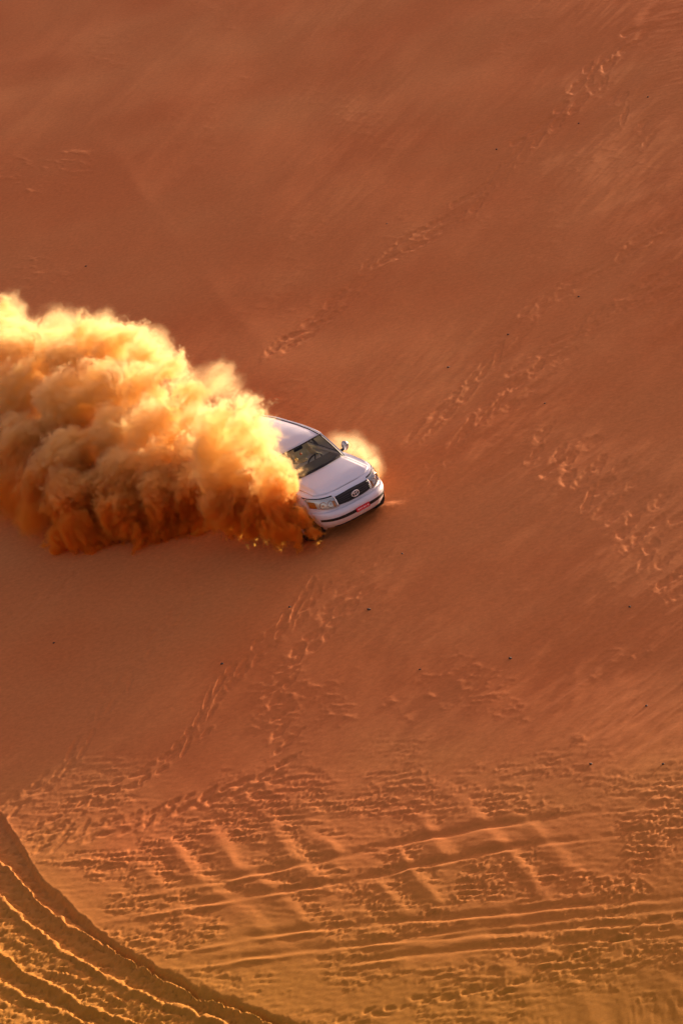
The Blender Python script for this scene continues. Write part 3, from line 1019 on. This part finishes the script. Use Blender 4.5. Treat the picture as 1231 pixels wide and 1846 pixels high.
DY = .38
J = [(-.30, DY, .98, .17, .15), (-.34, DY, 1.18, .19, .13), (-.36, DY, 1.38, .20, .11), (-.34, DY, 1.47, .075), (-.32, DY, 1.54, .085), (-.31, DY, 1.64, .088), (-.31, DY, 1.70, .05),
     (-.33, DY + .21, 1.38, .075), (-.18, DY + .27, 1.18, .062), (.10, DY + .20, 1.22, .045), (.25, DY + .15, 1.27, .035),
     (-.33, DY - .21, 1.38, .075), (-.18, DY - .27, 1.18, .062), (.10, DY - .20, 1.22, .045), (.25, DY - .15, 1.27, .035),
     (-.10, DY + .11, .96, .10), (.22, DY + .13, 1.0, .085), (.40, DY + .13, .80, .06), (-.10, DY - .11, .96, .10), (.22, DY - .13, 1.0, .085), (.40, DY - .13, .80, .06)]
Lk = [(0, 1), (1, 2), (2, 3), (3, 4), (4, 5), (5, 6), (2, 7), (7, 8), (8, 9), (9, 10), (2, 11), (11, 12), (12, 13), (13, 14), (0, 15), (15, 16), (16, 17), (0, 18), (18, 19), (19, 20)]
driver = skinned('person', J, Lk, ROBE)
driver.matrix_world = Mc
tag(driver, 'person in pale clothes sitting at the steering wheel of the white car', 'person')
face = lathe([(.001, -.03), (.06, -.02), (.066, .0), (.055, .018), (.001, .03)], 16, 'face', SKIN, driver)
face.data.transform(Matrix.Translation((-.232, DY, 1.60)) @ Matrix.Rotation(rad(-90), 4, 'Z') @ Matrix.Diagonal((1, 1, 1.25, 1)))

# two small ornaments hanging behind the windscreen
def ornament(name, p, r, mat, label):
    prof = [(.001, -r), (r * .7, -r * .75), (r, -r * .1), (r * .92, r * .4), (r * .5, r * .9), (r * .16, r * 1.1), (r * .10, r * 2.4)]
    verts, faces = [], []
    n = 14
    for rr, a in prof:
        for k in range(n):
            t = 2 * math.pi * k / n
            verts.append((rr * math.cos(t), rr * math.sin(t), a))
    for i in range(len(prof) - 1):
        for k in range(n):
            faces.append((i * n + k, i * n + (k + 1) % n, (i + 1) * n + (k + 1) % n, (i + 1) * n + k))
    faces.append(tuple(range(n))); faces.append(tuple(range((len(prof) - 1) * n, len(prof) * n)))
    o = mesh_obj(name, verts, faces, mat)
    o.matrix_world = Mc @ Matrix.Translation(p)
    tag(o, label, 'ornament')
    return o


ornament('hanging_ornament', Vector((.40, -.13, 1.46)), .040, YEL, 'small round yellow ornament hanging behind the car windscreen')
ornament('hanging_ornament', Vector((.40, .02, 1.53)), .030, ORA, 'smaller orange ornament hanging behind the windscreen above the yellow one')

# ------------------------------------------------------------------ airborne sand
def slope_point_y(px, py, yc):
    """car-frame point seen at a pixel, in the upright plane y = yc beside the car"""
    d = (CAM_R @ np.array([(px - PW / 2) / FPX, -(py - PH / 2) / FPX, -1.0])) @ R_W
    c = CAM_POS @ R_W
    return c + d * (yc - c[1]) / d[1]


class Field:
    def __init__(self, tree):
        self.t, self.n, self.l = tree, tree.nodes, tree.links

    def put(self, sock, v):
        if hasattr(v, 'is_output'):
            self.l.new(v, sock)
        else:
            sock.default_value = v

    def math(self, op, *a, clamp=False):
        nd = self.n.new('ShaderNodeMath'); nd.operation = op; nd.use_clamp = clamp
        for i, v in enumerate(a): self.put(nd.inputs[i], v)
        return nd.outputs[0]

    def vec(self, op, *a, out=0):
        nd = self.n.new('ShaderNodeVectorMath'); nd.operation = op
        for i, v in enumerate(a):
            self.put(nd.inputs['Scale'] if op == 'SCALE' and i == 1 else nd.inputs[i], v)
        return nd.outputs[out]

    def noise(self, p, scale, detail, rough, lac=2.0, color=False, kind='FBM'):
        nd = self.n.new('ShaderNodeTexNoise')
        nd.noise_dimensions = '3D'; nd.noise_type = kind; nd.normalize = True
        self.l.new(p, nd.inputs['Vector'])
        nd.inputs['Scale'].default_value = scale; nd.inputs['Detail'].default_value = detail
        nd.inputs['Roughness'].default_value = rough; nd.inputs['Lacunarity'].default_value = lac
        return nd.outputs[1 if color else 0]

    def ramp(self, v, a, b):
        nd = self.n.new('ShaderNodeMapRange'); nd.interpolation_type = 'SMOOTHSTEP'
        self.put(nd.inputs[0], v); self.put(nd.inputs[1], a); self.put(nd.inputs[2], b)
        nd.inputs[3].default_value = 0; nd.inputs[4].default_value = 1
        return nd.outputs[0]

    def blobs(self, p, items, k):
        cur = None
        for c, r in items:
            dist = self.vec('DISTANCE', p, tuple(float(v) for v in c), out=1)
            f = self.math('SUBTRACT', float(r), dist)
            cur = f if cur is None else self.math('SMOOTH_MAX', cur, f, k)
        return cur


def dust_material(name, dens, col, g, low=(0.993, 0.61, 0.13), zr=(0.7, 2.2)):
    m = bpy.data.materials.new(name)
    m.use_nodes = True
    n, l = m.node_tree.nodes, m.node_tree.links
    n.clear()
    o = n.new('ShaderNodeOutputMaterial')
    a = n.new('ShaderNodeAttribute'); a.attribute_name = 'density'
    mu = n.new('ShaderNodeMath'); mu.operation = 'MULTIPLY'; mu.inputs[1].default_value = dens
    l.new(a.outputs['Fac'], mu.inputs[0])
    v = n.new('ShaderNodeVolumePrincipled')
    v.inputs['Density Attribute'].default_value = ''
    l.new(mu.outputs[0], v.inputs['Density'])
    v.inputs['Anisotropy'].default_value = g
    # heavy red grains fly low, fine pale dust hangs above them
    tc = n.new('ShaderNodeTexCoord'); sx = n.new('ShaderNodeSeparateXYZ')
    l.new(tc.outputs['Object'], sx.inputs[0])
    mr = n.new('ShaderNodeMapRange'); mr.interpolation_type = 'SMOOTHSTEP'
    mr.inputs[1].default_value = zr[0]; mr.inputs[2].default_value = zr[1]
    l.new(sx.outputs[2], mr.inputs[0])
    mc = n.new('ShaderNodeMixRGB')
    mc.inputs[1].default_value = (*low, 1); mc.inputs[2].default_value = (*col, 1)
    l.new(mr.outputs[0], mc.inputs[0])
    l.new(mc.outputs[0], v.inputs['Color'])
    l.new(v.outputs[0], o.inputs['Volume'])
    return m


def faint_material(name, dens, col):
    m = bpy.data.materials.new(name)
    m.use_nodes = True
    n, l = m.node_tree.nodes, m.node_tree.links
    n.clear()
    o = n.new('ShaderNodeOutputMaterial')
    v = n.new('ShaderNodeVolumePrincipled')
    v.inputs['Density'].default_value = dens
    v.inputs['Color'].default_value = (*col, 1)
    l.new(v.outputs[0], o.inputs['Volume'])
    return m


def dust_object(name, label, dense, thin, voxel, mat, skin, seed, amp=0.66, soft=0.20, bend=0.6, thin_d=0.14):
    pts = [(c, r) for c, r in dense + thin]
    lo = np.min([np.array(c) - r - amp * .55 for c, r in pts], axis=0)
    hi = np.max([np.array(c) + r + amp * .55 for c, r in pts], axis=0)
    lo[2] = max(lo[2], -0.15)
    res = np.maximum(8, np.round((hi - lo) / voxel)).astype(int)
    print('DUST', name, lo.round(2), hi.round(2), res, int(np.prod(res)))
    tree = bpy.data.node_groups.new(name + '_field', 'GeometryNodeTree')
    tree.interface.new_socket('Geometry', in_out='INPUT', socket_type='NodeSocketGeometry')
    tree.interface.new_socket('Geometry', in_out='OUTPUT', socket_type='NodeSocketGeometry')
    F = Field(tree)
    out = tree.nodes.new('NodeGroupOutput')
    pos = tree.nodes.new('GeometryNodeInputPosition').outputs[0]
    sp = F.vec('ADD', pos, (seed * 3.1, seed * 1.7, seed * .9))
    # turbulent warp, then rolling billows
    w1 = F.vec('SCALE', F.vec('SUBTRACT', F.noise(sp, 0.9, 2, .5, color=True), (.5, .5, .5)), 0.9)
    p1 = F.vec('ADD', sp, w1)
    w2 = F.vec('SCALE', F.vec('SUBTRACT', F.noise(p1, 4.0, 2, .55, color=True), (.5, .5, .5)), 0.32)
    p2 = F.vec('ADD', p1, w2)
    p3 = F.vec('MULTIPLY', p2, (1.0, .42, .85))                      # drawn out along the sideways throw of the wheels
    n1 = F.math('SUBTRACT', F.noise(p3, 1.9, 7, .68), .5)
    sep = tree.nodes.new('ShaderNodeSeparateXYZ'); tree.links.new(pos, sep.inputs[0])
    # falling sand near the ground is drawn out into streaks
    st = F.vec('MULTIPLY', F.vec('ADD', sp, F.vec('SCALE', w1, .5)), (1.0, 1.0, .16))
    n2 = F.math('SUBTRACT', F.noise(st, 4.2, 5, .62), .5)
    lowf = F.math('SUBTRACT', 1.0, F.ramp(sep.outputs[2], .5, 1.7))
    nn = F.math('ADD', F.math('MULTIPLY', n1, F.math('SUBTRACT', 1.0, F.math('MULTIPLY', lowf, .45))), F.math('MULTIPLY', F.math('MULTIPLY', n2, lowf), .68))
    disp = F.math('MULTIPLY', nn, amp * 2.6)
    n3 = F.noise(F.vec('MULTIPLY', p2, (1.0, .55, .8)), 8.5, 4, .72)
    disp = F.math('ADD', disp, F.math('MULTIPLY', F.math('SUBTRACT', n3, .5), amp * 1.25))
    bp = F.vec('ADD', pos, F.vec('ADD', F.vec('SCALE', w1, bend), F.vec('SCALE', w2, bend)))
    fd = F.math('ADD', F.blobs(bp, dense, .22), disp)
    d1 = F.ramp(fd, 0.0, F.math('MULTIPLY_ADD', F.ramp(sep.outputs[2], 1.1, 2.6), soft * 0.8, soft))
    dens = F.math('MULTIPLY', F.math('POWER', d1, 2.0), F.math('MULTIPLY_ADD', F.ramp(n3, .40, .62), .95, .05))
    if thin:
        ft = F.math('ADD', F.blobs(bp, thin, .25), F.math('MULTIPLY', n1, 2.2 * amp))
        curl = F.math('POWER', F.math('SUBTRACT', 1.0, F.math('ABSOLUTE', F.math('MULTIPLY', F.math('SUBTRACT', n3, .5), 5.0)), clamp=True), 3.0)
        dt = F.math('MULTIPLY', F.ramp(ft, 0.0, .5), F.math('MULTIPLY_ADD', curl, thin_d * 1.6, thin_d * .25))
        dens = F.math('MAXIMUM', dens, dt)
    dens = F.math('MULTIPLY', dens, F.math('MULTIPLY_ADD', F.ramp(sep.outputs[2], .8, 2.1), -.64, 1.0))
    dens = F.math('MULTIPLY', dens, F.ramp(sep.outputs[2], -.10, .06))
    vc = tree.nodes.new('GeometryNodeVolumeCube')
    tree.links.new(dens, vc.inputs['Density'])
    vc.inputs['Min'].default_value = [float(v) for v in lo]
    vc.inputs['Max'].default_value = [float(v) for v in hi]
    for ax_, r_ in zip('XYZ', res):
        vc.inputs['Resolution ' + ax_].default_value = int(r_)
    sm = tree.nodes.new('GeometryNodeSetMaterial'); sm.inputs['Material'].default_value = mat
    tree.links.new(vc.outputs[0], sm.inputs['Geometry'])
    # the outer skin of the cloud, filled with the same faint dust
    vm = tree.nodes.new('GeometryNodeVolumeToMesh')
    vm.resolution_mode = 'VOXEL_SIZE'
    vm.inputs['Voxel Size'].default_value = 0.09
    vm.inputs['Threshold'].default_value = 0.08
    vm.inputs['Adaptivity'].default_value = 0.2
    tree.links.new(vc.outputs[0], vm.inputs['Volume'])
    s2 = tree.nodes.new('GeometryNodeSetMaterial'); s2.inputs['Material'].default_value = skin
    tree.links.new(vm.outputs[0], s2.inputs['Geometry'])
    jn = tree.nodes.new('GeometryNodeJoinGeometry')
    tree.links.new(sm.outputs[0], jn.inputs[0]); tree.links.new(s2.outputs[0], jn.inputs[0])
    tree.links.new(jn.outputs[0], out.inputs[0])
    me_ = bpy.data.meshes.new(name)
    me_.materials.append(mat)
    o = bpy.data.objects.new(name, me_)
    COL.objects.link(o)
    o.matrix_world = Mc
    md = o.modifiers.new('dust', 'NODES')
    md.node_group = tree
    tag(o, label, 'dust', kind='stuff')
    return o


Yd = [(550, 950, -1.15, .16), (522, 926, -1.3, .30), (502, 890, -1.35, .38), (490, 850, -1.35, .42), (474, 808, -1.3, .42), (464, 768, -1.0, .42), (440, 742, -.8, .40), (462, 792, -.7, .38), (430, 775, -.6, .45), (468, 764, -.55, .33),
      (564, 957, -1.12, .19), (554, 946, -1.22, .19), (546, 953, -1.3, .22), (532, 957, -1.45, .22), (526, 932, -1.22, .25), (508, 895, -1.28, .28), (500, 945, -1.6, .33), (460, 920, -1.6, .5), (450, 870, -1.5, .55), (440, 820, -1.4, .55), (435, 768, -1.2, .48), (410, 752, -1.2, .42),
      (410, 900, -1.9, .55), (400, 850, -1.8, .6), (390, 795, -1.6, .6), (370, 765, -1.4, .5), (440, 940, -1.9, .32), (390, 932, -2.1, .3)]
Zd = [(350, 930, .35, .42), (300, 950, .25, .32), (420, 948, .25, .3), (250, 962, .3, .36), (340, 870, 1.3, .55), (340, 820, 1.6, .6), (335, 765, 2.0, .58), (335, 715, 2.2, .52), (310, 670, 2.4, .45),
      (290, 890, 1.1, .6), (280, 840, 1.5, .7), (270, 770, 2.0, .75), (260, 700, 2.3, .75), (265, 640, 2.55, .58), (235, 610, 2.6, .55),
      (220, 920, .8, .65), (220, 860, 1.3, .8), (210, 780, 1.8, .85), (200, 700, 2.2, .9), (195, 625, 2.5, .80),
      (150, 955, .5, .55), (140, 900, .9, .8), (130, 820, 1.5, .9), (120, 730, 2.0, .95), (125, 650, 2.4, .90), (150, 610, 2.55, .70), (90, 610, 2.6, .70),
      (105, 968, .4, .36), (70, 880, .9, .6), (50, 800, 1.4, .85), (40, 710, 2.0, .95), (40, 640, 2.4, .85), (35, 600, 2.6, .65),
      (-20, 760, 1.6, .8), (-30, 670, 2.1, .95), (-25, 600, 2.5, .80), (0, 560, 2.75, .50)]
Zt = [(385, 675, 2.4, .55), (415, 700, 2.2, .45), (350, 690, 2.3, .55), (280, 615, 2.6, .60), (10, 560, 2.7, .7), (100, 590, 2.6, .75), (190, 595, 2.6, .7),
      (20, 880, .8, .8), (60, 930, .6, .6), (-40, 850, 1.0, .8), (450, 725, 2.4, .35)]
dense = [(slope_point_y(a, b, c), r + .05) for a, b, c, r in Yd] + [(slope_point(a, b, c), r) for a, b, c, r in Zd]
dense += [(np.array((-2.6 - 1.25 * k, yy - .05 * k, .55)), .75 + .03 * k) for k in range(6) for yy in (-2.3, -1.0, .3)]   # low dust over the car's path, mostly hidden, added to shade the cloud's front
thin = [(slope_point(a, b, c), r) for a, b, c, r in Zt]
FAINT = faint_material('faint_dust', 0.03, (0.955, 0.74, 0.36))
DUST = dust_material('airborne_sand', 34.0, (0.997, 0.815, 0.48), 0.58)
dust_object('dust_cloud', 'big billowing cloud of golden sand thrown up behind the white car', dense, thin, 0.037, DUST, FAINT, 1)
Yp = [(678, 850, 1.45, .20), (668, 832, 1.6, .30), (650, 815, 1.7, .32), (628, 803, 1.75, .28)]
Yq = [(655, 818, 1.7, .45), (632, 800, 1.75, .46), (606, 792, 1.8, .40), (672, 838, 1.55, .36)]
DUST2 = dust_material('airborne_sand_puff', 9.0, (0.995, 0.82, 0.52), 0.50, zr=(0.0, 0.6))
dust_object('dust_puff', 'small pale puff of sand beyond the far front wheel of the car', [(slope_point_y(a, b, c), r) for a, b, c, r in Yp], [(slope_point_y(a, b, c), r) for a, b, c, r in Yq], 0.03, DUST2, FAINT, 5, amp=.22, soft=.3, bend=.3, thin_d=.22)

# ------------------------------------------------------------------ loose stones on the face
STONE = plain('dark_stone', (0.085, 0.042, 0.026), 0.85, noise=0.35)


def sand_z(x, y):
    i = int(np.clip(np.searchsorted(gx, x), 1, nx_ - 1))
    j = int(np.clip(np.searchsorted(gy, y), 1, ny_ - 1))
    return float(ZZ[j - 1:j + 1, i - 1:i + 1].mean())


STONES = [
    (665, 1099, .060, 'largest loose dark stone on the sand straight below the car'),
    (522, 1094, .050, 'flat dark stone to the left of the largest stone below the car'),
    (400, 1196, .045, 'dark stone lying between two footprint trails below the dust cloud'),
    (97, 1156, .036, 'small dark stone alone below the left end of the dust cloud'),
    (916, 602, .050, 'dark stone on the edge of the footprint trail right of the car'),
    (1043, 533, .038, 'small dark stone just above the right footprint trails'),
    (808, 662, .048, 'dark stone nearest to the car on its upper right'),
    (982, 727, .038, 'small stone between the right footprint trails and the big prints'),
    (1165, 1274, .042, 'lone dark stone near the right edge above the rippled sand'),
    (1043, 220, .045, 'dark stone below the uppermost footprints at top right'),
    (1168, 173, .040, 'dark stone nearest to the top right corner'),
    (895, 268, .042, 'dark stone just left of the upper footprint trail'),
    (1065, 1382, .045, 'dark stone where the rippled sand begins, right of centre'),
    (1195, 1381, .040, 'dark stone at the right edge where the rippled sand begins'),
    (725, 996, .034, 'small stone just below and right of the car front wheel'),
    (155, 478, .045, 'dark stone just above the dust cloud near the left edge'),
    (697, 403, .032, 'tiny stone above the lower end of the upper footprint trail'),
    (920, 1188, .055, 'dark stone with a scour beside it on the smooth lower right face'),
    (757, 1207, .036, 'small dark stone right of the lowest big footprints below the car'),
    (1135, 1098, .038, 'small stone below the big footprints near the right edge'),
]
for k, (px_, py_, r_, lab) in enumerate(STONES):
    r_ = r_ * 0.72
    g_ = ground_at(px_, py_)
    rr = np.random.default_rng(900 + k)
    bm = bmesh.new()
    bmesh.ops.create_icosphere(bm, subdivisions=2, radius=1)
    cuts = [Vector(rr.normal(size=3)).normalized() for _ in range(7)]
    for v in bm.verts:
        for c_ in cuts:
            t = v.co.dot(c_) - 0.72
            if t > 0: v.co -= c_ * t
        v.co *= 1 + .08 * rr.normal()
        v.co = Vector((v.co.x * r_ * 1.25, v.co.y * r_ * rr.uniform(.8, 1.1), v.co.z * r_ * .75))
    m_ = bpy.data.meshes.new('stone')
    bm.to_mesh(m_); bm.free()
    m_.materials.append(STONE)
    o = bpy.data.objects.new('stone', m_)
    COL.objects.link(o)
    o.location = (g_[0], g_[1], sand_z(g_[0], g_[1]) + r_ * .15)
    o.rotation_euler = (rr.uniform(-.3, .3), rr.uniform(-.3, .3), rr.uniform(0, 6))
    tag(o, lab, 'stone', 'loose stones on the dune')
